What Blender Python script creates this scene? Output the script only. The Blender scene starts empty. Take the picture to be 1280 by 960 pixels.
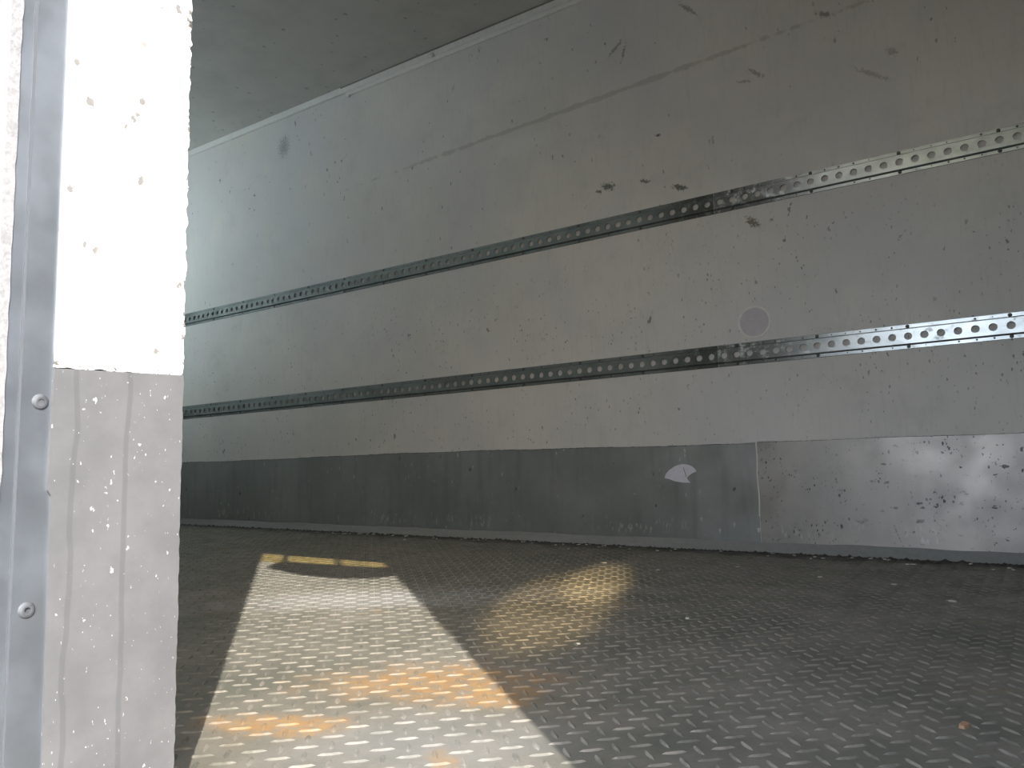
import bpy, bmesh, math, random
from mathutils import Vector, Matrix
import numpy as np

random.seed(7)
rng = np.random.default_rng(7)
sc = bpy.context.scene
COL = sc.collection
R = math.radians

# ------------------------------------------------------------------ camera
def camera():
    yaw, pitch, roll = R(34.356), R(5.884), R(-1.141)
    fw = Vector((-math.sin(yaw) * math.cos(pitch), math.cos(yaw) * math.cos(pitch), math.sin(pitch)))
    r = Vector((math.cos(yaw), math.sin(yaw), 0))
    u = r.cross(fw)
    r2 = r * math.cos(roll) + u * math.sin(roll)
    u2 = -r * math.sin(roll) + u * math.cos(roll)
    cd = bpy.data.cameras.new('camera')
    cd.sensor_width = 36
    cd.lens = 960 / 1280 * 36
    cd.clip_start = 0.01
    cam = bpy.data.objects.new('camera', cd)
    m = Matrix((r2, u2, -fw)).transposed().to_4x4()
    m.translation = (0, 0, 0.343)
    cam.matrix_world = m
    COL.objects.link(cam)
    sc.camera = cam
camera()

# ------------------------------------------------------------------ light
sc.view_settings.view_transform = 'Standard'
sc.view_settings.look = 'None'
sc.view_settings.exposure = 0.12
sc.view_settings.gamma = 1
sc.view_settings.use_curve_mapping = False
sc.cycles.use_denoising = True
sc.cycles.max_bounces = 10
sc.cycles.diffuse_bounces = 7
sc.cycles.glossy_bounces = 5
sc.cycles.transparent_max_bounces = 12
sc.cycles.sample_clamp_indirect = 4
sc.cycles.caustics_reflective = False

SUN_EL = R(36)
SUN_H = Vector((-1.203, 1.0, 0)).normalized()          # horizontal travel of the sunlight
SKY = 1.8
BULK, SIDE, HANG = 31.0, 15.0, 42.0          # added fill tubes, built at the end of the file
w = bpy.data.worlds.new('sky')
sc.world = w
w.use_nodes = True
nt = w.node_tree
sky = nt.nodes.new('ShaderNodeTexSky')
sky.sky_type = 'NISHITA'
sky.sun_disc = False
sky.sun_elevation = SUN_EL
sky.sun_rotation = math.atan2(-SUN_H.x, -SUN_H.y)
sky.air_density = 1.0
sky.dust_density = 3.0
haz = nt.nodes.new('ShaderNodeMix')
haz.data_type = 'RGBA'
haz.inputs['Factor'].default_value = 0.5
haz.inputs[7].default_value = (1.9, 2.15, 2.5, 1)      # thin bright overcast veil over the blue
sc_ = nt.nodes.new('ShaderNodeVectorMath')
sc_.operation = 'SCALE'
sc_.inputs['Scale'].default_value = 0.35
nt.links.new(sky.outputs[0], sc_.inputs[0])
nt.links.new(sc_.outputs[0], haz.inputs[6])
bg = nt.nodes['Background']
bg.inputs['Strength'].default_value = SKY
nt.links.new(haz.outputs[2], bg.inputs['Color'])

sl = bpy.data.lights.new('sun', 'SUN')
sl.energy = 9.5
sl.angle = R(0.53)
sl.color = (1.0, 0.95, 0.87)
so = bpy.data.objects.new('sun', sl)
sd = SUN_H * math.cos(SUN_EL) - Vector((0, 0, math.sin(SUN_EL)))
so.rotation_euler = sd.to_track_quat('-Z', 'Y').to_euler()
so.location = (3, -3, 4)
COL.objects.link(so)

# sunlight thrown back through the doorway from outside: a low warm beam
for watts, deg, blend, aim in ((1500, 3.4, .8, (-1.07, 1.98, 0)), (1000, 5.6, .7, (-.98, 1.58, 0))):
    gl = bpy.data.lights.new('sun_glint', 'SPOT')
    gl.energy = watts
    gl.spot_size = R(deg)
    gl.spot_blend = blend
    gl.shadow_soft_size = 0.02
    gl.color = (1.0, 0.76, 0.42)
    go = bpy.data.objects.new('sun_glint', gl)
    go.location = (0.36, -1.5, 1.0)
    go.rotation_euler = (Vector(aim) - go.location).to_track_quat('-Z', 'Y').to_euler()
    COL.objects.link(go)

# ------------------------------------------------------------------ node helpers
class N:
    def __init__(s, name):
        s.m = bpy.data.materials.new(name)
        s.m.use_nodes = True
        s.t = s.m.node_tree
        s.b = s.t.nodes['Principled BSDF']
        g = s.t.nodes.new('ShaderNodeNewGeometry')
        s.pos = g.outputs['Position']
    def node(s, t, **k):
        n = s.t.nodes.new(t)
        for a, v in k.items():
            setattr(n, a, v)
        return n
    def put(s, sock, v):
        if isinstance(v, bpy.types.NodeSocket):
            s.t.links.new(v, sock)
        elif v is not None:
            sock.default_value = v
    def math(s, op, a, b=None, c=None, clamp=False):
        n = s.node('ShaderNodeMath', operation=op, use_clamp=clamp)
        s.put(n.inputs[0], a)
        if b is not None: s.put(n.inputs[1], b)
        if c is not None: s.put(n.inputs[2], c)
        return n.outputs[0]
    def map(s, scale=(1, 1, 1), loc=(0, 0, 0), rot=(0, 0, 0), vec=None):
        n = s.node('ShaderNodeMapping')
        s.put(n.inputs['Vector'], vec or s.pos)
        n.inputs['Scale'].default_value = scale
        n.inputs['Location'].default_value = loc
        n.inputs['Rotation'].default_value = rot
        return n.outputs[0]
    def noise(s, scale, detail=4, rough=0.55, vec=None, dist=0):
        n = s.node('ShaderNodeTexNoise')
        s.put(n.inputs['Vector'], vec or s.pos)
        n.inputs['Scale'].default_value = scale
        n.inputs['Detail'].default_value = detail
        n.inputs['Roughness'].default_value = rough
        n.inputs['Distortion'].default_value = dist
        return n.outputs['Fac']
    def ramp(s, f, a, b, lo=0.0, hi=1.0):
        n = s.node('ShaderNodeMapRange', interpolation_type='SMOOTHSTEP')
        s.put(n.inputs[0], f)
        n.inputs[1].default_value = a; n.inputs[2].default_value = b
        n.inputs[3].default_value = lo; n.inputs[4].default_value = hi
        return n.outputs[0]
    def specks(s, scale, size, vec=None, keep=0.5, wobble=.75):
        """small irregular spots, a share of the cells only, of uneven size"""
        n = s.node('ShaderNodeTexVoronoi')
        wob = s.node('ShaderNodeTexNoise'); s.put(wob.inputs['Vector'], vec or s.pos)
        wob.inputs['Scale'].default_value = scale * 3.2; wob.inputs['Detail'].default_value = 3
        v1 = s.node('ShaderNodeVectorMath', operation='SUBTRACT'); s.put(v1.inputs[0], wob.outputs['Color']); v1.inputs[1].default_value = (.5, .5, .5)
        v2 = s.node('ShaderNodeVectorMath', operation='MULTIPLY_ADD'); s.put(v2.inputs[0], v1.outputs[0])
        v2.inputs[1].default_value = (wobble / scale,) * 3; s.put(v2.inputs[2], vec or s.pos)
        s.put(n.inputs['Vector'], v2.outputs[0])
        n.inputs['Scale'].default_value = scale
        sp = s.node('ShaderNodeSeparateColor')
        s.put(sp.inputs[0], n.outputs['Color'])
        lim = s.math('MULTIPLY', s.math('POWER', s.math('SUBTRACT', sp.outputs[0], 1 - keep, clamp=True), 1.6), size / keep ** 1.6)
        d = s.math('ADD', n.outputs['Distance'], s.math('MULTIPLY', s.math('SUBTRACT', s.noise(scale * 4, 2), 0.5), 0.18))
        return s.math('GREATER_THAN', lim, d)
    def blot(s, c, rad, rot=0, axis=1, ns=60, amt=1.1, soft=0.35):
        """an irregular stain: ellipse in the plane across axis, ragged with noise"""
        p = s.node('ShaderNodeVectorMath', operation='SUBTRACT')
        s.put(p.inputs[0], s.pos); p.inputs[1].default_value = c
        r = s.node('ShaderNodeVectorRotate', rotation_type=('X_AXIS', 'Y_AXIS', 'Z_AXIS')[axis])
        s.put(r.inputs['Vector'], p.outputs[0]); r.inputs['Angle'].default_value = rot
        q = s.node('ShaderNodeVectorMath', operation='DIVIDE')
        rr = list(rad); rr.insert(axis, 1.0 if axis == 2 else 1.0)
        s.put(q.inputs[0], r.outputs[0]); q.inputs[1].default_value = rr
        l = s.node('ShaderNodeVectorMath', operation='LENGTH')
        s.put(l.inputs[0], q.outputs[0])
        v = s.math('ADD', l.outputs['Value'], s.math('MULTIPLY', s.math('SUBTRACT', s.noise(ns, 4, 0.65), 0.5), amt * 2))
        return s.ramp(v, 1.0 + soft * 0.3, 1.0 - soft)
    def mix(s, f, a, b, mode='MIX'):
        n = s.node('ShaderNodeMix', data_type='RGBA', blend_type=mode)
        s.put(n.inputs['Factor'], f); s.put(n.inputs[6], a); s.put(n.inputs[7], b)
        return n.outputs[2]
    def bump(s, h, strength=0.3, dist=0.002):
        n = s.node('ShaderNodeBump')
        n.inputs['Strength'].default_value = strength
        n.inputs['Distance'].default_value = dist
        s.put(n.inputs['Height'], h)
        s.put(s.b.inputs['Normal'], n.outputs[0])
    def out(s, color=None, rough=None, metal=None, spec=None):
        s.put(s.b.inputs['Base Color'], color)
        s.put(s.b.inputs['Roughness'], rough)
        s.put(s.b.inputs['Metallic'], metal)
        s.put(s.b.inputs['Specular IOR Level'], spec)
        return s.m
def c(r, g, b): return (r, g, b, 1.0)

# ------------------------------------------------------------------ materials
def mat_wall():
    n = N('white_grp_panel')
    base = n.mix(n.ramp(n.noise(1.3, 5, 0.6), 0.35, 0.7), c(.66, .63, .585), c(.57, .555, .525))
    base = n.mix(n.math('MULTIPLY', n.ramp(n.noise(90, 3, 0.6, n.map((1, 1, .12))), 0.5, 0.75), 0.16), base, c(.36, .34, .31))
    base = n.mix(n.math('MULTIPLY', n.ramp(n.noise(7, 6, 0.7), 0.52, 0.72), 0.22), base, c(.40, .385, .35))
    sk = n.map((1, 1, .55), rot=(0, R(35), 0))
    d1 = n.specks(17, 0.17, sk, .35)
    d2 = n.specks(48, 0.24, sk, .25)
    patchy = n.ramp(n.noise(2.6, 3), 0.36, 0.62)
    sw = n.node('ShaderNodeSeparateXYZ'); n.put(sw.inputs[0], n.pos)
    d3 = n.math('MULTIPLY', n.math('MULTIPLY', n.specks(110, .36, sk, .35), n.ramp(sw.outputs[2], 1.5, .9)), n.ramp(n.noise(5, 3), .42, .6))
    base = n.mix(n.math('MULTIPLY', n.ramp(n.noise(1.9, 2), .45, .65), .4), base, c(.545, .535, .56))
    dk = n.math('MAXIMUM', n.math('MULTIPLY', n.math('MAXIMUM', d1, d2), patchy), d3)
    base = n.mix(n.math('MULTIPLY', dk, 0.72), base, c(.10, .095, .085))
    # single stains that keep their own shapes
    for cx, cz, rx, rz, ro, k, col in (
            (-1.456, 1.523, .030, .016, -.3, .85, c(.07, .07, .06)), (-1.50, 1.508, .014, .007, -.5, .8, c(.07, .07, .06)),
            (-1.285, 1.506, .022, .008, -.3, .8, c(.08, .08, .07)), (-1.132, 1.446, .030, .010, -.4, .85, c(.06, .06, .05)),
            (-1.216, 1.689, .010, .006, 0, .9, c(.05, .05, .05)), (-.846, 1.243, .030, .014, -.75, .85, c(.12, .095, .065)),
            (-.775, 1.238, .008, .007, 0, .7, c(.11, .10, .08)), (-3.595, 2.25, .045, .06, 0, .55, c(.16, .15, .15)),
            (-.804, 1.83, .035, .008, -.7, .6, c(.18, .16, .12)), (-.85, 1.81, .03, .006, -.2, .5, c(.18, .16, .12)),
            (-.544, 1.976, .028, .010, -.5, .7, c(.12, .11, .09)), (-1.36, 2.10, .006, .035, -.3, .6, c(.14, .13, .11)),
            (-1.40, 2.13, .008, .04, -.9, .6, c(.14, .13, .11)), (-1.064, 2.19, .05, .008, -.8, .6, c(.14, .13, .11)),
            (-.329, 1.76, .02, .012, -.6, .5, c(.18, .17, .13)), (-.40, 1.70, .06, .008, -.6, .45, c(.2, .18, .14))):
        base = n.mix(n.math('MULTIPLY', n.blot((cx, 2.89, cz), (rx * 1.15, rz * 1.15), ro, 1, 95, 1.9, .6), k), base, col)
    # the long scuff left by a load, and a rubbed paler spot
    base = n.mix(n.math('MULTIPLY', n.blot((-1.6, 2.89, 1.925), (1.15, .012), .04, 1, 17, 1.5), .34), base, c(.25, .23, .19))
    base = n.mix(n.math('MULTIPLY', n.blot((-1.9, 2.89, 1.82), (.22, .08), 0, 1, 14, .8, .8), .35), base, c(.72, .71, .68))
    n.bump(n.noise(240, 2), 0.08, 0.001)
    return n.out(base, 0.55, 0, 0.35)

def mat_plain_panel(name, col, rough=.6):
    n = N(name)
    b = n.mix(n.ramp(n.noise(3, 5, .65), .35, .75), c(*col), c(*[v * .82 for v in col]))
    b = n.mix(n.math('MULTIPLY', n.specks(30, .3, None, .3), .6), b, c(.2, .19, .17))
    return n.out(b, rough)

def mat_kick(name, worn):
    n = N(name)
    base = n.mix(n.ramp(n.noise(2.2, 5, .65), .3, .7), *((c(.47, .44, .405), c(.345, .33, .315)) if worn else (c(.37, .38, .37), c(.285, .30, .288))))
    streak = n.noise(26, 4, .6, n.map((1, 1, .10)))
    base = n.mix(n.math('MULTIPLY', n.ramp(streak, .45, .8), .35), base, c(.42, .41, .40) if worn else c(.17, .18, .175))
    sk = n.map((1, 1, .6), rot=(0, R(30), 0))
    if worn:
        sx0 = n.node('ShaderNodeSeparateXYZ'); n.put(sx0.inputs[0], n.pos)
        dk = n.math('MAXIMUM', n.math('MULTIPLY', n.specks(42, .32, n.map((.6, 1, 1.2), rot=(0, R(20), 0)), .6), n.ramp(sx0.outputs[0], -.75, -.25)), n.math('MULTIPLY', n.math('MAXIMUM', n.specks(95, .38, sk, .6), n.specks(160, .4, sk, .5)), n.ramp(n.noise(9, 4, .65), .46, .56)))
        dk = n.math('MULTIPLY', dk, n.ramp(n.noise(4, 4, .6), .34, .54))
        base = n.mix(n.math('MULTIPLY', dk, .85), base, c(.022, .021, .02))
        grime = n.math('MULTIPLY', n.ramp(n.noise(18, 6, .75, n.map((.7, 1, 1.6))), .60, .70), .6)
        base = n.mix(grime, base, c(.09, .085, .08))
    else:
        wh = n.math('MULTIPLY', n.specks(34, .26, n.map((1.6, 1, .8)), .42), n.ramp(n.noise(4, 3), .42, .6))
        base = n.mix(n.math('MULTIPLY', wh, .7), base, c(.70, .70, .68))
        dk = n.specks(30, .22, sk, .25)
        base = n.mix(n.math('MULTIPLY', dk, .6), base, c(.05, .05, .05))
    # splash-up of white residue along the foot of the plate
    sx = n.node('ShaderNodeSeparateXYZ'); n.put(sx.inputs[0], n.pos)
    band = n.math('MULTIPLY', n.ramp(sx.outputs[2], .045, .06), n.ramp(sx.outputs[2], .13, .08))
    res = n.math('MULTIPLY', n.math('MULTIPLY', band, n.ramp(n.noise(70, 3, .6, n.map((1, 1, .35))), .56, .64)), n.ramp(n.noise(3, 2), .42, .6))
    base = n.mix(n.math('MULTIPLY', res, .6), base, c(.6, .6, .58))
    n.bump(n.noise(120, 3), .1, .001)
    rough = n.ramp(n.noise(8, 4), .3, .7, .34, .5)
    return n.out(base, rough, .55, .5)

def rust_mask(n):
    r = n.blot((-.82, .97, 0), (.22, .13), R(-32), 2, 14, .8, .8)
    r2 = n.blot((-.70, .955, 0), (.09, .07), R(-20), 2, 20, .6, .5)
    r3 = n.blot((-.875, .70, 0), (.12, .05), R(-25), 2, 18, .7, .5)
    r4 = n.blot((-.60, .72, 0), (.05, .02), R(40), 2, 30, .8, .5)
    far = n.math('MULTIPLY', n.ramp(n.noise(5, 5, .7), .58, .72), .35)
    m = n.math('MAXIMUM', n.math('MAXIMUM', r, r2), n.math('MAXIMUM', r3, n.math('MULTIPLY', r4, .6)))
    return n.math('MAXIMUM', m, far)

def mat_floor(name, lug):
    n = N(name)
    if lug:
        base = n.mix(n.ramp(n.noise(20, 5, .7), .36, .64), c(.265, .243, .208), c(.135, .134, .112))
    else:
        base = n.mix(n.ramp(n.noise(4, 6, .65), .32, .7), c(.222, .203, .172), c(.128, .128, .106))
        base = n.mix(n.math('MULTIPLY', n.ramp(n.noise(160, 3, .7), .5, .75), .35), base, c(.08, .082, .07))
    rm = rust_mask(n)
    fine = n.ramp(n.noise(45, 4, .7), .30, .62)
    base = n.mix(n.math('MULTIPLY', n.math('MULTIPLY', rm, fine), .75 if lug else .9), base, n.mix(n.noise(30, 3), c(.28, .15, .055), c(.34, .215, .095)))
    # bright worn plate just inside the door sill
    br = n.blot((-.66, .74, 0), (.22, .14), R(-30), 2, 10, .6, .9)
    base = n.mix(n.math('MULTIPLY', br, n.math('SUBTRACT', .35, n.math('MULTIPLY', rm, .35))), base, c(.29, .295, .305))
    glare = n.blot((-1.42, 1.50, 0), (.52, .17), R(-38), 2, 9, .7, .9)  # pale glare of the sunlit stretch, painted into the plate colour
    base = n.mix(n.math('MULTIPLY', glare, .55), base, c(.36, .355, .345))
    # grime swept up against the far wall
    sx = n.node('ShaderNodeSeparateXYZ'); n.put(sx.inputs[0], n.pos)
    gr = n.math('MULTIPLY', n.ramp(n.math('ADD', sx.outputs[1], n.math('MULTIPLY', n.noise(14, 4), .35)), 2.85, 3.02), .85)
    base = n.mix(gr, base, c(.035, .034, .028))
    rough = n.ramp(n.noise(9, 5, .65), .3, .7, .50, .68)
    if not lug:
        n.bump(n.noise(220, 3), .25, .001)
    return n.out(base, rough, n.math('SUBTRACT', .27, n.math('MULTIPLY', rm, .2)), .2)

def mat_metal(name, col, rough=.35, metal=.9, grime=.3, scale=30):
    n = N(name)
    b = n.mix(n.ramp(n.noise(scale, 5, .65), .35, .7), c(*col), c(*[v * (1 - grime) for v in col]))
    return n.out(b, n.ramp(n.noise(scale * .7, 4), .3, .7, rough * .85, rough * 1.25), metal)

def mat_rail(dull):
    n = N('dull_rail' if dull else 'galvanised_rail')
    b = n.mix(n.ramp(n.noise(18, 5, .65, n.map((.4, 1, 1))), .35, .7), *((c(.20, .222, .212), c(.13, .15, .14)) if dull else (c(.62, .65, .66), c(.44, .47, .48))))
    g = n.ramp(n.noise(30, 5, .75), .56, .70)
    sx = n.node('ShaderNodeSeparateXYZ'); n.put(sx.inputs[0], n.pos)
    near = n.math('MULTIPLY', n.ramp(sx.outputs[0], -1.35, -1.05), n.ramp(sx.outputs[0], -.45, -.9))
    k = n.math('MAXIMUM', n.math('MULTIPLY', g, .35), n.math('MULTIPLY', near, n.ramp(n.noise(26, 5, .75), .32, .52)))
    b = n.mix(n.math('MULTIPLY', k, .85), b, c(.05, .052, .04))
    return n.out(b, n.math('ADD', .55 if dull else .33, n.math('MULTIPLY', k, .3)), n.math('MULTIPLY', n.math('SUBTRACT', .92, n.math('MULTIPLY', k, .8)), .55 if dull else 1))

def mat_liner_white():
    n = N('white_jamb_liner')
    b = n.mix(n.ramp(n.noise(9, 4), .3, .7), c(.86, .86, .85), c(.80, .80, .79))
    d = n.math('MULTIPLY', n.specks(90, .36, n.map((1, 1, .8), rot=(R(35), 0, 0)), .4), n.ramp(n.noise(14, 3), .44, .58))
    b = n.mix(n.math('MULTIPLY', d, .85), b, c(.07, .065, .06))
    sx = n.node('ShaderNodeSeparateXYZ'); n.put(sx.inputs[0], n.pos)
    edge = n.math('MAXIMUM', n.ramp(sx.outputs[1], .461, .4705), n.ramp(sx.outputs[2], .452, .443))
    e = n.math('MULTIPLY', edge, n.ramp(n.noise(130, 4, .7), .50, .6))
    b = n.mix(n.math('MULTIPLY', e, .95), b, c(.05, .045, .038))
    return n.out(b, .5)

def mat_liner_grey():
    n = N('grey_jamb_liner')
    b = n.mix(n.ramp(n.noise(14, 6, .65), .3, .7), c(.145, .147, .153), c(.118, .120, .126))
    sx = n.node('ShaderNodeSeparateXYZ'); n.put(sx.inputs[0], n.pos)
    for y0, wob, sd in ((.3613, .010, 0), (.4115, .006, 4.2)):
        wv = n.noise(9, 2, .5, n.map((0, 0, 1), loc=(sd, sd, sd)))
        d = n.math('ABSOLUTE', n.math('SUBTRACT', n.math('SUBTRACT', sx.outputs[1], y0), n.math('MULTIPLY', n.math('SUBTRACT', wv, .5), wob * 2)))
        b = n.mix(n.math('MULTIPLY', n.ramp(d, .0032, .0018), .32), b, c(.066, .07, .078))
    wh = n.math('MAXIMUM', n.math('MAXIMUM', n.specks(88, .46, n.map((1, 1, .7), rot=(R(-35), 0, 0)), .5, .4), n.specks(170, .42, n.map((1, 1, .5), rot=(R(-35), 0, 0)), .5, .4)), n.math('MULTIPLY', n.specks(220, .36, None, .4), n.ramp(sx.outputs[1], .39, .45)))
    wh = n.math('MULTIPLY', wh, n.ramp(n.noise(20, 3), .25, .42))
    b = n.mix(n.math('MULTIPLY', wh, .9), b, c(.42, .42, .42))
    n.bump(n.noise(300, 3), .12, .0006)
    return n.out(b, .48, .1)

def mat_rough_white():
    n = N('rough_white_skin')
    b = n.mix(n.ramp(n.noise(160, 3, .7), .45, .62), c(.245, .245, .255), c(.20, .20, .21))
    b = n.mix(n.math('MULTIPLY', n.specks(150, .34, None, .3), .25), b, c(.14, .14, .14))
    n.bump(n.noise(300, 3), .5, .001)
    return n.out(b, .6)

def mat_simple(name, col, rough=.6, metal=0):
    n = N(name)
    b = n.mix(n.noise(60, 3), c(*col), c(*[v * .75 for v in col]))
    return n.out(b, rough, metal)

def mat_film():
    """yellow film of the added curtain: tints the sunlight passing it"""
    n = N('sun_tint_film')
    tr = n.node('ShaderNodeBsdfTransparent'); tr.inputs[0].default_value = c(.97, .86, .56)
    mx = n.node('ShaderNodeMixShader')
    n.put(mx.inputs[0], n.ramp(n.noise(14, 3), .3, .7, .0, .12))
    n.t.links.new(tr.outputs[0], mx.inputs[1]); n.t.links.new(n.b.outputs[0], mx.inputs[2])
    n.t.links.new(mx.outputs[0], n.t.nodes['Material Output'].inputs[0])
    n.out(c(.6, .5, .28), .4)
    return n.m

M = dict(
    wall=mat_wall(), ceiling=mat_plain_panel('ceiling_panel', (.60, .585, .55)), inner=mat_plain_panel('inner_panel', (.64, .62, .58)),
    kick_worn=mat_kick('scuffed_steel_plate', True), kick=mat_kick('dull_steel_plate', False),
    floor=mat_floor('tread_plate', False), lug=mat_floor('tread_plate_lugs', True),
    rail=mat_rail(False), rail_dull=mat_rail(True), bolt=mat_metal('bolt_steel', (.12, .12, .115), .5, .7, .5, 90), dimple=mat_metal('rail_dimple', (.09, .09, .085), .6, .5, .3, 90),
    alu=mat_metal('anodised_aluminium', (.25, .275, .31), .42, .8, .12, 16), screw=mat_metal('screw_steel', (.13, .14, .155), .6, .5, .35, 150),
    lin_w=mat_liner_white(), lin_g=mat_liner_grey(), skin=mat_rough_white(),
    skirt=mat_simple('grubby_sealant', (.25, .25, .24), .75), seal=mat_simple('grey_sealant', (.40, .39, .37), .8), dark_strip=mat_simple('black_strip', (.06, .06, .065), .8),
    line=mat_simple('blue_grey_sealant', (.10, .11, .125), .85), gap=mat_simple('shade_tone', (.24, .225, .20), .9),
    coving=mat_simple('pale_coving', (.74, .72, .68), .5), paper=mat_simple('torn_paper', (.74, .71, .78), .7),
    ring=mat_simple('sticker_vinyl', (.56, .52, .54), .55), flake=mat_simple('pale_flakes', (.66, .63, .56), .8),
    flake_b=mat_simple('rusty_chip', (.42, .25, .15), .8), grit=mat_simple('dark_grit', (.05, .047, .038), .95),
    asphalt=mat_simple('asphalt', (.13, .125, .12), .9), film=mat_film(), wrap=mat_simple('shade_curtain_wrap', (.30, .26, .18), .6),
)

# ------------------------------------------------------------------ mesh helpers
class MB:
    """collects geometry in world coordinates, links it as one object"""
    def __init__(s): s.v = []; s.f = []; s.mi = []
    def add(s, vs, fs, mi=0):
        o = len(s.v); s.v += [tuple(p) for p in vs]
        for f in fs: s.f.append(tuple(i + o for i in f)); s.mi.append(mi)
    def box(s, a, b, mi=0):
        (x0, y0, z0), (x1, y1, z1) = a, b
        v = [(x0, y0, z0), (x1, y0, z0), (x1, y1, z0), (x0, y1, z0), (x0, y0, z1), (x1, y0, z1), (x1, y1, z1), (x0, y1, z1)]
        s.add(v, [(0, 3, 2, 1), (4, 5, 6, 7), (0, 1, 5, 4), (1, 2, 6, 5), (2, 3, 7, 6), (3, 0, 4, 7)], mi)
    def prism(s, poly, d, mi=0):
        """poly: 3D points of a flat outline, d: extrusion vector"""
        n = len(poly); d = Vector(d)
        v = [Vector(p) for p in poly] + [Vector(p) + d for p in poly]
        s.add(v, [tuple(range(n - 1, -1, -1)), tuple(range(n, 2 * n))] + [(i, (i + 1) % n, n + (i + 1) % n, n + i) for i in range(n)], mi)
    def build(s, name, mat, parent=None, smooth=False, loc=None, bevel=0):
        me = bpy.data.meshes.new(name)
        org = Vector(parent.location) if parent else Vector(loc or (0, 0, 0))
        me.from_pydata([tuple(Vector(p) - org) for p in s.v], [], s.f)
        bm = bmesh.new(); bm.from_mesh(me); bmesh.ops.recalc_face_normals(bm, faces=bm.faces)
        bm.to_mesh(me); bm.free()
        mats = mat if isinstance(mat, (list, tuple)) else [mat]
        for m in mats: me.materials.append(m)
        if len(mats) > 1: me.polygons.foreach_set('material_index', s.mi)
        if smooth: me.polygons.foreach_set('use_smooth', [True] * len(me.polygons))
        o = bpy.data.objects.new(name, me); COL.objects.link(o)
        if parent: o.parent = parent
        else: o.location = org
        if bevel:
            b = o.modifiers.new('bevel', 'BEVEL'); b.width = bevel; b.segments = 2; b.limit_method = 'ANGLE'
        return o
def empty(name, loc=(0, 0, 0)):
    o = bpy.data.objects.new(name, None); o.location = loc; o.empty_display_size = .1
    COL.objects.link(o); return o
def struct(o): o['kind'] = 'structure'; return o
def tag(o, label, cat, group=None):
    o['label'] = label; o['category'] = cat
    if group: o['group'] = group
    return o

# ------------------------------------------------------------------ dimensions (metres)
YW = 2.894          # face of the far wall
YN = 0.470          # inner face of the near (door) wall
YO = 0.2975         # outer skin of the near wall
XL, XR = -4.95, 1.55 # bulkhead and rear end of the box
XJ = -0.7445        # left door reveal
XD = 0.122          # right door reveal
ZC = 2.45           # ceiling
ZD = 1.96           # door head

# ------------------------------------------------------------------ structure
m = MB(); m.box((XL - .1, YW, -.15), (XR + .1, YW + .1, ZC + .1)); wall_back = struct(m.build('wall_back', M['wall']))
m = MB(); m.box((XL - .1, YN - .02, -.15), (XL, YW + .05, ZC + .1)); struct(m.build('wall_left', M['inner']))
m = MB(); m.box((XR, YN - .02, -.15), (XR + .1, YW + .05, ZC + .1)); struct(m.build('wall_right', M['inner']))
m = MB(); m.box((XL - .1, YO, ZC), (XR + .1, YW + .1, ZC + .12)); struct(m.build('ceiling', M['ceiling']))
m = MB()
m.box((XL - .1, YO, -.15), (XJ - .012, YN, ZC + .1)); m.box((XD, YO, -.15), (XR + .1, YN, ZC + .1)); m.box((XJ - .012, YO, ZD), (XD, YN, ZC + .1))
struct(m.build('wall_front', M['skin']))
m = MB(); m.box((-14, -14, -1.25), (14, YO - .3, -1.15)); struct(m.build('ground', M['asphalt']))

# floor: rolled steel tread plate, the lugs real
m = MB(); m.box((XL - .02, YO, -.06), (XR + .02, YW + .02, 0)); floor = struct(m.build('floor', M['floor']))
P = .0434
def lug_mesh(ang):
    L, W_, H = .0172, .0046, .0020
    base = [(-L, 0), (-L * .5, -W_ * .8), (0, -W_), (L * .5, -W_ * .8), (L, 0), (L * .5, W_ * .8), (0, W_), (-L * .5, W_ * .8)]
    top = [(-L * .6, 0), (0, -W_ * .22), (L * .6, 0), (0, W_ * .22)]
    v = [(x, y, -.0004) for x, y in base] + [(x, y, H) for x, y in top]
    f = [(0, 1, 8), (1, 2, 9, 8), (2, 3, 10, 9), (3, 4, 10), (4, 5, 10), (5, 6, 11, 10), (6, 7, 8, 11), (7, 0, 8), (8, 9, 10, 11)]
    ca, sa = math.cos(ang), math.sin(ang)
    return [(x * ca - y * sa, x * sa + y * ca, z) for x, y, z in v], f
spots = []
for i in range(int(XL / P), int(XR / P)):
    for j in range(int(YN / P), int(YW / P)):
        for k in (0, 1):
            x = (i + .5 * k) * P + .0085 - .0 * k; y = (j + .5 * k) * P + .0145
            if XL + .03 < x < XR - .03 and YN - .06 < y < YW - .03: spots.append((x, y, k))
cam_inv = sc.camera.matrix_world.inverted()
def in_view(x, y):
    p = cam_inv @ Vector((x, y, 0))
    return p.z < 0 and abs(p.x / p.z) < .655 and abs(p.y / p.z) < .49 and x > -.7445 * y / .47
near = sorted([s for s in spots if in_view(s[0], s[1])], key=lambda s: s[0] ** 2 + s[1] ** 2)[:300]
nset = set(near)
lm = []
for k, a in ((0, R(45)), (1, R(-45))):
    v, f = lug_mesh(a)
    me = bpy.data.meshes.new('tread_lug'); me.from_pydata(v, [], f)
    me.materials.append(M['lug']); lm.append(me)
for x, y, k in near:
    o = bpy.data.objects.new('tread_lug', lm[k]); o.location = (x, y, 0); o.parent = floor; COL.objects.link(o)
rest = [s for s in spots if s not in nset]
vv = []; ff = []
protos = [lug_mesh(R(45)), lug_mesh(R(-45))]
for x, y, k in rest:
    o = len(vv); v, f = protos[k]
    vv += [(a + x, b + y, z) for a, b, z in v]; ff += [tuple(i + o for i in q) for q in f]
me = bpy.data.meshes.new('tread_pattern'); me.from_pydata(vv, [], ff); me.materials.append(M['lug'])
o = bpy.data.objects.new('tread_pattern', me); o.parent = floor; o['kind'] = 'stuff'; COL.objects.link(o)

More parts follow.
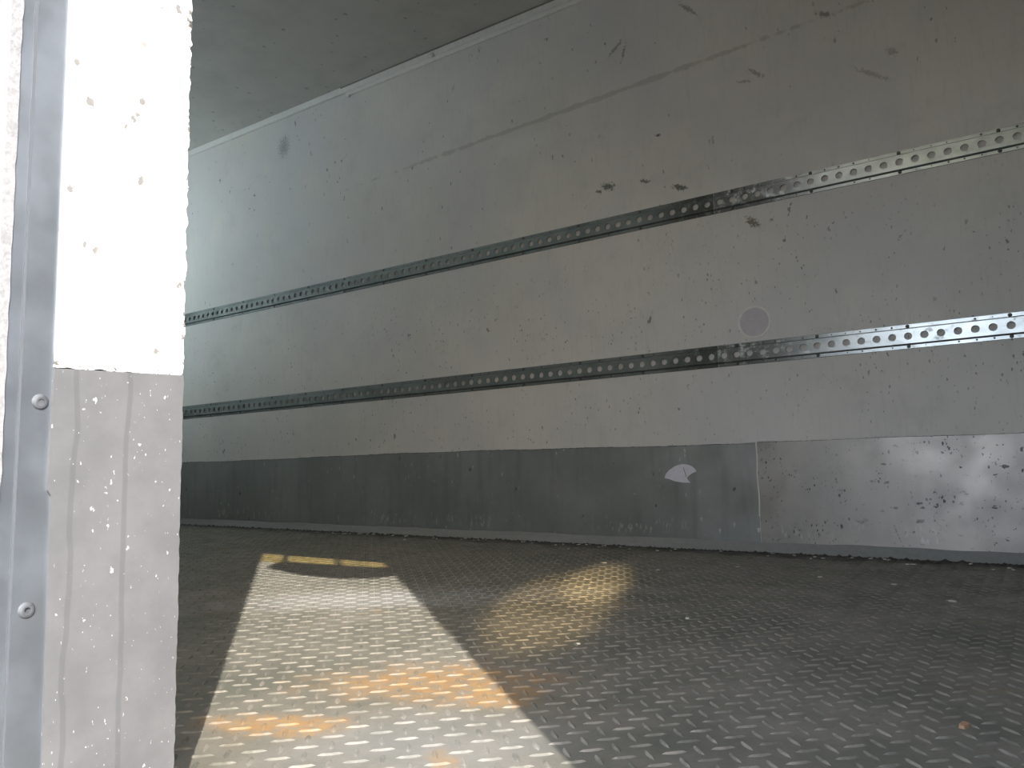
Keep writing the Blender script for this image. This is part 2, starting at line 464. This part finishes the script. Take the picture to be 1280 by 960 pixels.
# steel kick plates along the foot of the far wall, two lengths that meet at a seam
base_back = struct(empty('baseboard_back', (-2, YW, 0)))
def kick(x0, x1, mat, y0, name='kick_plate'):
    m = MB(); n = 40
    top = [(x0 + (x1 - x0) * i / n) for i in range(n + 1)]
    zt = lambda x: .404 + .003 * math.sin(x * 2.1) + .0012 * math.sin(x * 11) - (.004 if x < -.88 else -.002) + max(-3 - x, 0) * -.008
    poly = [(x0, y0, .004), (x1, y0, .004)] + [(x, y0, zt(x)) for x in reversed(top)]
    m.prism(poly, (0, YW + .001 - y0, 0))
    return m.build(name, mat, base_back)
kick(XL, -.8775, M['kick'], YW - .0035)['label'] = 'dark dull steel kick plate with white drip specks'
kick(-.8745, XR, M['kick_worn'], YW - .0045)['label'] = 'brighter steel kick plate pitted with dark scuffs'
m = MB()   # bead of sealant in the seam
prev = None
pts = [(-.876 + .0012 * math.sin(z * 40), z) for z in np.linspace(.13, .405, 16)]
for (xa, za), (xb, zb) in zip(pts, pts[1:]):
    m.prism([(xa - .002, YW - .0062, za), (xa + .002, YW - .0062, za), (xb + .002, YW - .0062, zb), (xb - .002, YW - .0062, zb)], (0, .006, 0))
m.build('seam_bead', M['coving'], base_back)
def zt(x): return .404 + .003 * math.sin(x * 2.1) + .0012 * math.sin(x * 11) - (.004 if x < -.88 else -.002) + max(-3 - x, 0) * -.008
m = MB(); xs = np.arange(XL, XR, .02)      # dark strip drawn in for the gap along the plates' top edge
for xa, xb in zip(xs, xs[1:]):
    if xa < -.876 < xb: continue
    ta, tb = .0006 + rng.uniform(0, .0016), .0006 + rng.uniform(0, .0016)
    m.add([(xa, YW - .0042, zt(xa) - .0008), (xb, YW - .0042, zt(xb) - .0008), (xb, YW - .0015, zt(xb) + tb), (xa, YW - .0015, zt(xa) + ta), (xb, YW + .001, zt(xb) + tb), (xa, YW + .001, zt(xa) + ta)], [(0, 1, 2, 3), (3, 2, 4, 5)])
g = m.build('edge_line', M['dark_strip'], base_back)
m = MB()   # sloping skirt where the plate meets the floor
n = 160; xs = np.linspace(XL, XR, n + 1)
sec = []
for x in xs:
    k = .003 * math.sin(x * 9) + .002 * math.sin(x * 31)
    sec.append([(x, YW - .0048, .036 + k * .6), (x, YW - .012, .020), (x, YW - .022 - k, .004 + abs(k) * .4), (x, YW - .024 - k, -.002), (x, YW - .0048, -.002)])
for a, b in zip(sec, sec[1:]):
    for i in range(4): m.add([a[i], b[i], b[i + 1], a[i + 1]], [(0, 1, 2, 3)])
m.build('foot_skirt', M['skirt'], base_back, smooth=False)
m = MB()   # ridge of dark grit swept against the wall
for x in np.arange(-4.6, .6, .016):
    y = YW - .028 - abs(rng.normal(0, .010)); r = rng.uniform(.004, .012); h = r * rng.uniform(.35, .8)
    a0 = rng.uniform(0, 6)
    ring = [(x + r * rng.uniform(.9, 1.9) * math.cos(a0 + t), y + r * rng.uniform(.6, 1) * math.sin(a0 + t), -.001) for t in np.linspace(0, 2 * math.pi, 7)[:-1]]
    m.add(ring + [(x, y, h)], [(i, (i + 1) % 6, 6) for i in range(6)])
gr = m.build('swept_grit', M['grit'], base_back); gr['kind'] = 'stuff'

# coving at the ceiling, with the loose strip that ends part way along
trim = struct(empty('trim_1', (-2, YW, ZC)))
m = MB(); m.prism([(XL, YW, 2.425), (XL, YW - .012, 2.427), (XL, YW - .03, ZC - .002), (XL, YW - .03, ZC + .005), (XL, YW, ZC + .005)], (XR - XL, 0, 0)); m.build('coving', M['coving'], trim)
m = MB(); m.prism([(-3.06, YW + .001, 2.402), (-3.06, YW - .007, 2.404), (-3.06, YW - .014, 2.418), (-3.06, YW - .010, 2.438), (-3.06, YW + .001, 2.440)], (XR + 3.06, 0, 0)); m.build('cover_strip', M['coving'], trim, bevel=.002)
m = MB(); m.prism([(-3.08, YW - .018, 2.442), (-3.08, YW - .03, 2.446), (-3.08, YW - .034, ZC - .001), (-3.08, YW - .018, ZC)], (XR + 3.08, 0, 0)); m.build('shade_strip', M['gap'], trim)  # strip coloured as the soft shadow line above the cover strip
m = MB()
for (bx, bz, r) in ((-2.425, 2.432, .018), (-2.405, 2.442, .013), (-2.448, 2.449, .011), (-3.03, 2.395, .009)):
    ring = []
    for lat in (-.7, 0, .7):
        for k in range(8):
            t = k / 8 * 2 * math.pi; rr = r * math.cos(lat) * (1 + .25 * math.sin(3 * t + bx * 50))
            ring.append((bx + rr * 1.2 * math.cos(t), YW - .014 - r * .8 * math.sin(lat), bz + rr * .8 * math.sin(t)))
    f = [(l * 8 + k, l * 8 + (k + 1) % 8, l * 8 + 8 + (k + 1) % 8, l * 8 + 8 + k) for l in (0, 1) for k in range(8)] + [tuple(range(8)), tuple(range(16, 24))]
    m.add(ring, f)
m.build('sealant_blob', M['coving'], trim, smooth=True)

# ------------------------------------------------------------------ door frame on the left
frame = struct(empty('door_1', (XJ, .38, 0)))
def ragged(z0, z1, n, amp, bias=0):
    z = np.linspace(z0, z1, n)
    d = rng.normal(0, amp, n); d = np.convolve(d, [.25, .5, .25], 'same')
    return z, d + bias
# upper liner: white sheet, crumbling inner edge
z, d = ragged(.4445, 1.95, 620, .0011)
poly = [(XJ, .3432, 1.95), (XJ, .3422, .4395)]
nb = 30
poly += [(XJ, .3422 + (YN - .3422) * i / nb, .4395 + .0025 * i / nb + rng.normal(0, .0006)) for i in range(1, nb)]
poly += [(XJ, YN + .001 + dd + (-.0 if zz > .5 else .0), zz) for zz, dd in zip(z, d)]
m = MB(); m.prism(poly, (-.0035, 0, 0)); m.build('upper_liner', M['lin_w'], frame)['label'] = 'white jamb lining with crumbling edge'
# lower liner: grey sheet with a notch in its outer edge
z, d = ragged(.0, .4425, 120, .0007)
poly = [(XJ + .0008, YN + .001 + dd, zz) for zz, dd in zip(z, d)]
poly += [(XJ + .0008, .3418, .4385), (XJ + .0008, .3400, .3330), (XJ + .0008, .3402, .3265), (XJ + .0008, .3436, .3215), (XJ + .0008, .3450, .085), (XJ + .0008, .3455, 0)]
m = MB(); m.prism(poly, (-.0045, 0, 0)); m.build('lower_liner', M['lin_g'], frame)['label'] = 'chipped grey lower jamb lining'
# aluminium profile, the dark sealant line beside it and the outer flange
m = MB(); m.box((XJ - .02, .3160, -.02), (XJ - .0025, .3462, 1.96)); m.build('frame_profile', M['alu'], frame)
z, d = ragged(-.02, 1.96, 240, .0005)
m = MB(); a = [(XJ - .0030, .3164 + abs(dd), zz) for zz, dd in zip(z, d)]; b = [(XJ - .0030, .3142 - abs(dd), zz) for zz, dd in reversed(list(zip(z, d)))]
m.prism(a + b, (-.01, 0, 0)); m.build('sealant_line', M['line'], frame)
m = MB(); m.box((XJ - .02, .3015, -.02), (XJ - .0045, .3150, 1.96)); m.build('outer_flange', M['alu'], frame)
z, d = ragged(-.02, 1.96, 300, .0006)
m = MB(); a = [(XJ - .003, .3030 + dd, zz) for zz, dd in zip(z, d)]; b = [(XJ - .003, YO - .004, 1.96), (XJ - .003, YO - .004, -.02)]
m.prism(a + b, (-.06, 0, 0)); m.build('outer_lip', M['skin'], frame)['label'] = 'rough white outer edge of the door frame'
def screw(y, z, rot, deep):
    m = MB(); r = .0072; x0 = XJ - .0026
    prof = [(r, 0), (r, .0006), (r * .86, .0018), (r * .6, .0024)]
    nseg = 20; ring = []
    for rr, h in prof: ring += [(x0 + h, y + rr * math.cos(2 * math.pi * k / nseg), z + rr * math.sin(2 * math.pi * k / nseg)) for k in range(nseg)]
    f = [(l * nseg + k, l * nseg + (k + 1) % nseg, (l + 1) * nseg + (k + 1) % nseg, (l + 1) * nseg + k) for l in range(3) for k in range(nseg)]
    hx = .0026; o = len(ring)     # hex socket cut into the head
    hexa = [(x0 + .0024, y + hx * math.cos(R(18 * k) if False else 2 * math.pi * k / nseg) , z + hx * math.sin(2 * math.pi * k / nseg)) for k in range(nseg)]
    deepr = [(x0 + .0024 - deep, p[1], p[2]) for p in hexa]
    ring += hexa + deepr
    f += [(3 * nseg + k, 3 * nseg + (k + 1) % nseg, o + (k + 1) % nseg, o + k) for k in range(nseg)]
    f += [(o + k, o + (k + 1) % nseg, o + nseg + (k + 1) % nseg, o + nseg + k) for k in range(nseg)] + [tuple(o + nseg + k for k in range(nseg))]
    m.add(ring, f)
    return m.build('screw', M['screw'], frame)
screw(.3318, .407, 0, .0008); screw(.3280, .2227, .3, .0022)

# ------------------------------------------------------------------ cargo rails on the far wall
CELL = .0490
def rail(zc, label, x_joint):
    SL = .0085
    root = empty('cargo_rail', (x_joint, YW, zc + SL * x_joint))
    tag(root, label, 'cargo rail', 'perforated steel rails on the far wall')
    Z = lambda x, dz: zc + SL * x + dz
    yF, yWb = YW - .0022, YW - .0095
    hw, wt = .0412, .0268           # half height, half height of the raised web
    def segment(x0, x1, cells, mat):
        m = MB(); n = 16; r = .0126
        for i in range(cells):
            xa = x0 + i * CELL; xb = xa + CELL; xm = (xa + xb) / 2
            outer = []; inner = []; back = []
            for k in range(n):
                t = 2 * math.pi * k / n + math.pi / n
                cx, cz = math.cos(t), math.sin(t)
                s = min(CELL / 2 / abs(cx), (wt - .002) / abs(cz))
                if k in (1, 2, 5, 6, 9, 10, 13, 14):
                    pass
                outer.append((xm + cx * s, yWb, Z(xm + cx * s, cz * s)))
                inner.append((xm + r * cx, yWb, Z(xm, r * cz)))
                back.append((xm + r * cx, yWb + .003, Z(xm, r * cz)))
            # square the corners: insert the four corner points
            crn = {1: (1, 1), 5: (-1, 1), 9: (-1, -1), 13: (1, -1)}
            m.add(outer + inner + back, [(k, (k + 1) % n, n + (k + 1) % n, n + k) for k in range(n)] + [(n + k, n + (k + 1) % n, 2 * n + (k + 1) % n, 2 * n + k) for k in range(n)])
            for k in range(n):
                a, b = outer[k], outer[(k + 1) % n]
                if abs(a[0] - b[0]) > 1e-6 and abs((a[2] - Z(a[0], 0)) - (b[2] - Z(b[0], 0))) > 1e-5:
                    cxn = xa if (a[0] + b[0]) / 2 < xm else xb
                    cz = (wt - .002) * (1 if a[2] > Z(xm, 0) else -1)
                    m.add([a, b, (cxn, yWb, Z(cxn, cz))], [(0, 1, 2)])
        # sloped sides, flanges and lips run the whole length
        for s in (1, -1):
            prof = [(wt - .002, yWb), (wt, yWb + .002), (wt + .0012, yF), (hw, yF), (hw, YW + .0005)]
            for (z0, y0), (z1, y1) in zip(prof, prof[1:]):
                m.add([(x0, y0, Z(x0, s * z0)), (x1, y0, Z(x1, s * z0)), (x1, y1, Z(x1, s * z1)), (x0, y1, Z(x0, s * z1))], [(0, 1, 2, 3)])
        return m.build('rail_section', mat, root)
    cl = 74; cr = 38
    segment(x_joint - .001 - cl * CELL, x_joint - .001, cl, M['rail_dull'])['label'] = 'dull dark length of the rail'
    segment(x_joint + .001, x_joint + .001 + cr * CELL, cr, M['rail'])['label'] = 'bright galvanised length of the rail'
    m = MB()       # dark strips: painted shade of the steps, dark outline at the outer edges
    xa, xb = x_joint - .001 - cl * CELL, x_joint + .001 + cr * CELL
    for s, z0, t in ((1, wt + .0009, .0013), (-1, wt + .0009, .0024), (1, hw, .0010), (-1, hw, .0013)):
        q = [(y, z) for y, z in ((yF - .0012 if z0 < hw else YW - .0012, s * (z0 - .0004)), (yF - .0012 if z0 < hw else YW - .0012, s * (z0 + t)), (YW - .0005, s * (z0 + t)), (YW - .0005, s * (z0 - .0004)))]
        v = [(x, y, Z(x, z)) for x in (xa, xb) for y, z in q]
        m.add(v, [(0, 1, 5, 4), (1, 2, 6, 5), (2, 3, 7, 6), (3, 0, 4, 7), (0, 1, 2, 3), (4, 5, 6, 7)])
    m.build('step_shade', M['dark_strip'], root)
    # bolts: pairs top and bottom every six holes, and at the joint
    bx = [x_joint - .022 - CELL, ] + [x_joint + .0245 + CELL * (7 + 6 * k) for k in range(5)] + [x_joint + .0245 + CELL] + [x_joint - .0245 - CELL * (6 * k + 6) for k in range(11)]
    me = None
    for x in bx:
        for s in (1, -1):
            if me is None:
                m = MB(); ns = 10; ring = []
                for rr, h in ((.0064, 0), (.0060, .0022), (.0034, .0036)):
                    ring += [(rr * math.cos(2 * math.pi * k / ns), -h, rr * math.sin(2 * math.pi * k / ns)) for k in range(ns)]
                m.add(ring, [(l * ns + k, l * ns + (k + 1) % ns, (l + 1) * ns + (k + 1) % ns, (l + 1) * ns + k) for l in (0, 1) for k in range(ns)] + [tuple(2 * ns + k for k in range(ns))])
                me = bpy.data.meshes.new('bolt'); me.from_pydata(m.v, [], m.f); me.materials.append(M['bolt'])
            o = bpy.data.objects.new('bolt', me); COL.objects.link(o); o.parent = root
            o.location = Vector((x, yF, Z(x, s * .0343))) - root.location
    # small pop marks in the flanges between the bolts
    m = MB()
    for i in range(-cl, cr):
        x = x_joint + (i + .5) * CELL
        for s in (1, -1):
            if rng.random() < .3 or min(abs(x - b) for b in bx) < .01: continue
            xx = x + rng.normal(0, .002); r = rng.uniform(.0018, .0042)
            m.prism([(xx + r * math.cos(t), yF - .0004, Z(xx, s * .0345 + r * math.sin(t))) for t in np.linspace(0, 2 * math.pi, 7)[:-1]], (0, .0006, 0))
    d = m.build('flange_marks', M['dimple'], root); d['kind'] = 'stuff'
    return root
rail(1.3555, 'upper of the two perforated steel cargo rails running along the white wall', -.993)
rail(.7475, 'lower of the two perforated steel cargo rails, nearest above the grey kick plate', -1.005)

# ------------------------------------------------------------------ things on the wall
yk = YW - .0035
pts = [(-1.247, .272), (-1.240, .288), (-1.226, .303), (-1.200, .319), (-1.173, .326), (-1.150, .324), (-1.132, .318), (-1.118, .306), (-1.113, .296), (-1.135, .287), (-1.154, .273), (-1.148, .262), (-1.139, .253), (-1.170, .254), (-1.204, .259), (-1.228, .268)]
m = MB(); m.prism([(x, yk - .0014, z) for x, z in pts], (0, .0013, 0))
st = m.build('torn_sticker', M['paper'], loc=(-1.18, yk, .29))
tag(st, 'torn half-round pale lilac sticker on the dull grey kick plate', 'sticker')
m = MB(); cr = [(-1.166, .313), (-1.163, .300), (-1.159, .292), (-1.156, .276)]
for (xa, za), (xb, zb) in zip(cr, cr[1:]):
    m.prism([(xa - .001, yk - .0017, za), (xa + .001, yk - .0017, za), (xb + .001, yk - .0017, zb), (xb - .001, yk - .0017, zb)], (0, .0005, 0))
m.build('crease', M['bolt'], st)
root = empty('round_sticker', (-.86, YW, .857))
tag(root, 'faint round plastic disc stuck on the wall above the lower rail', 'disc')
def disc(r0, r1, y, th, n=48):
    m = MB(); ring = []
    for r, yy in ((r0, y), (r1, y), (r1, y + th), (r0, y + th)):
        ring += [(-.86 + r * math.cos(2 * math.pi * k / n), yy, .857 + r * math.sin(2 * math.pi * k / n)) for k in range(n)]
    f = [(l * n + k, l * n + (k + 1) % n, (l + 1) % 4 * n + (k + 1) % n, (l + 1) % 4 * n + k) for l in range(4) for k in range(n)]
    m.add(ring, f); return m
disc(.0545, .0625, YW - .0022, .0021).build('rim', M['coving'], root)
m = MB(); m.prism([(-.86 + .055 * math.cos(t), YW - .0010, .857 + .055 * math.sin(t)) for t in np.linspace(0, 2 * math.pi, 41)[:-1]], (0, .0009, 0)); m.build('face', M['ring'], root)

# ------------------------------------------------------------------ loose flakes on the floor
def flake(x, y, r, mat, label, group, h=.0025):
    m = MB(); n = 7; a0 = rng.uniform(0, 6)
    el = rng.uniform(1.2, 2.2); ro = rng.uniform(0, 3)
    ring = []
    for k in range(n):
        t = 2 * math.pi * k / n + a0; rr = r * rng.uniform(.65, 1.1)
        px, py = rr * el * math.cos(t), rr * math.sin(t)
        ring.append((x + px * math.cos(ro) - py * math.sin(ro), y + px * math.sin(ro) + py * math.cos(ro), .0))
    top = [(x + (p[0] - x) * .8, y + (p[1] - y) * .8, h * rng.uniform(.7, 1.3)) for p in ring]
    m.add(ring + top, [tuple(range(n - 1, -1, -1)), tuple(range(n, 2 * n))] + [(k, (k + 1) % n, n + (k + 1) % n, n + k) for k in range(n)])
    return tag(m.build('paint_flake', mat, loc=(x, y, 0)), label, 'flake', group)
for k in range(60):
    x = rng.uniform(-3.2, -.05); y = YW - .045 - abs(rng.normal(0, .055))
    flake(x, y, rng.uniform(.003, .0075), M['flake'], 'small pale flake lying in the grit at the foot of the far wall', 'pale flakes along the foot of the wall')
for px, py in ((-.82, 2.45), (-.35, 2.30), (-1.02, 2.28), (-.55, 2.35), (-.20, 2.1), (-1.25, 2.36), (-.75, 1.30), (-.66, 1.62)):
    flake(px, py, rng.uniform(.004, .008), M['flake'], 'pale flake lying out on the bare tread plate away from the wall', 'pale flakes out on the tread plate')
ch = flake(-.105, 1.158, .0075, M['flake_b'], 'rusty brown chip on the tread plate near the right edge', None, .003); ch.name = 'rust_chip'

# ------------------------------------------------------------------ unseen curtain added under the door head to shade and tint the sun patch
cur = empty('shade_curtain', (-.2, YO + .03, ZD))
tag(cur, 'added unseen yellow curtain under the door head, shaping the sun patch', 'curtain')
y = .345
xs = np.linspace(XJ + .005, XD - .005, 9)
for k in range(8):
    m = MB(); m.box((xs[k] + .002, y, 1.70 + rng.normal(0, .01)), (xs[k + 1] - .002, y + .003, ZD - .001)); m.build('strip', M['film'], cur)
m = MB(); nx = 24; nr = 12; ring = []
for i in range(nx + 1):
    t = i / nx; x = -.485 + .595 * t; bot = np.interp(t, (0, .3, .55, .8, 1), (1.60, 1.545, 1.545, 1.60, 1.70)); rr = .066 + .036 * math.sin(math.pi * t); zc = bot + rr
    ring += [(x, y + rr * .8 * math.cos(2 * math.pi * k / nr), zc + rr * math.sin(2 * math.pi * k / nr)) for k in range(nr)]
m.add(ring, [(i * nr + k, i * nr + (k + 1) % nr, (i + 1) * nr + (k + 1) % nr, (i + 1) * nr + k) for i in range(nx) for k in range(nr)] + [tuple(range(nr)), tuple(nx * nr + k for k in range(nr))])
m.build('rolled_bundle', M['wrap'], cur, smooth=True)
for x in (-.46, -.17, .085):
    m = MB(); m.box((x - .012, y - .004, 1.62), (x + .012, y + .006, ZD - .001)); m.build('tie', M['wrap'], cur)

# ------------------------------------------------------------------ added fill lamps, hidden round the jamb, that brighten wall and ceiling
def tube_mat(name, col, k):
    n = N(name); n.b.inputs['Emission Color'].default_value = c(*col); n.b.inputs['Emission Strength'].default_value = k
    return n.out(c(.8, .8, .8), .4)
def fill_tube(a, b, out, mat, label):
    a, b, out = Vector(a), Vector(b), Vector(out)
    root = empty('fill_tube', (a + b) / 2); tag(root, label, 'lamp', 'added fill tubes out of view')
    ax = (b - a).normalized(); sd = ax.cross(out)
    m = MB(); q = [a - sd * .05, a + sd * .05, a + sd * .035 + out * .03, a - sd * .035 + out * .03]
    m.prism(q, b - a); m.build('housing', M['inner'], root)
    m = MB(); n_ = 12
    m.prism([a + ax * .03 + out * .05 + (sd * math.cos(2 * math.pi * k / n_) + out * math.sin(2 * math.pi * k / n_)) * .019 for k in range(n_)], (b - a) - ax * .06)
    m.build('tube', mat, root)
fill_tube((-4.94, 2.15, .95), (-4.94, 2.15, 2.40), (1, 0, 0), tube_mat('cool_fill_tube', (.74, .92, 1.0), BULK), 'added unseen fill tube upright on the bulkhead')
fill_tube((-4.1, 1.05, 2.20), (-3.0, 1.05, 2.20), (0, 0, 1), tube_mat('hung_fill_tube', (.80, .94, 1.0), HANG), 'added unseen fill tube hung below the ceiling on two rods')
hang = bpy.data.objects['fill_tube.001']
for x in (-4.0, -3.1):
    m = MB(); m.box((x - .004, .972, 2.19), (x + .004, .980, ZC)); m.box((x - .004, .972, 2.19), (x + .004, 1.01, 2.20)); m.build('hanger_rod', M['screw'], hang)
tube_mat('warm_fill_tube', (1.0, .96, .9), SIDE)
fill_tube((-2.2, YN + .003, 1.9), (-.95, YN + .003, 1.9), (0, 1, 0), bpy.data.materials['warm_fill_tube'], 'added unseen fill tube on the near wall beside the door')
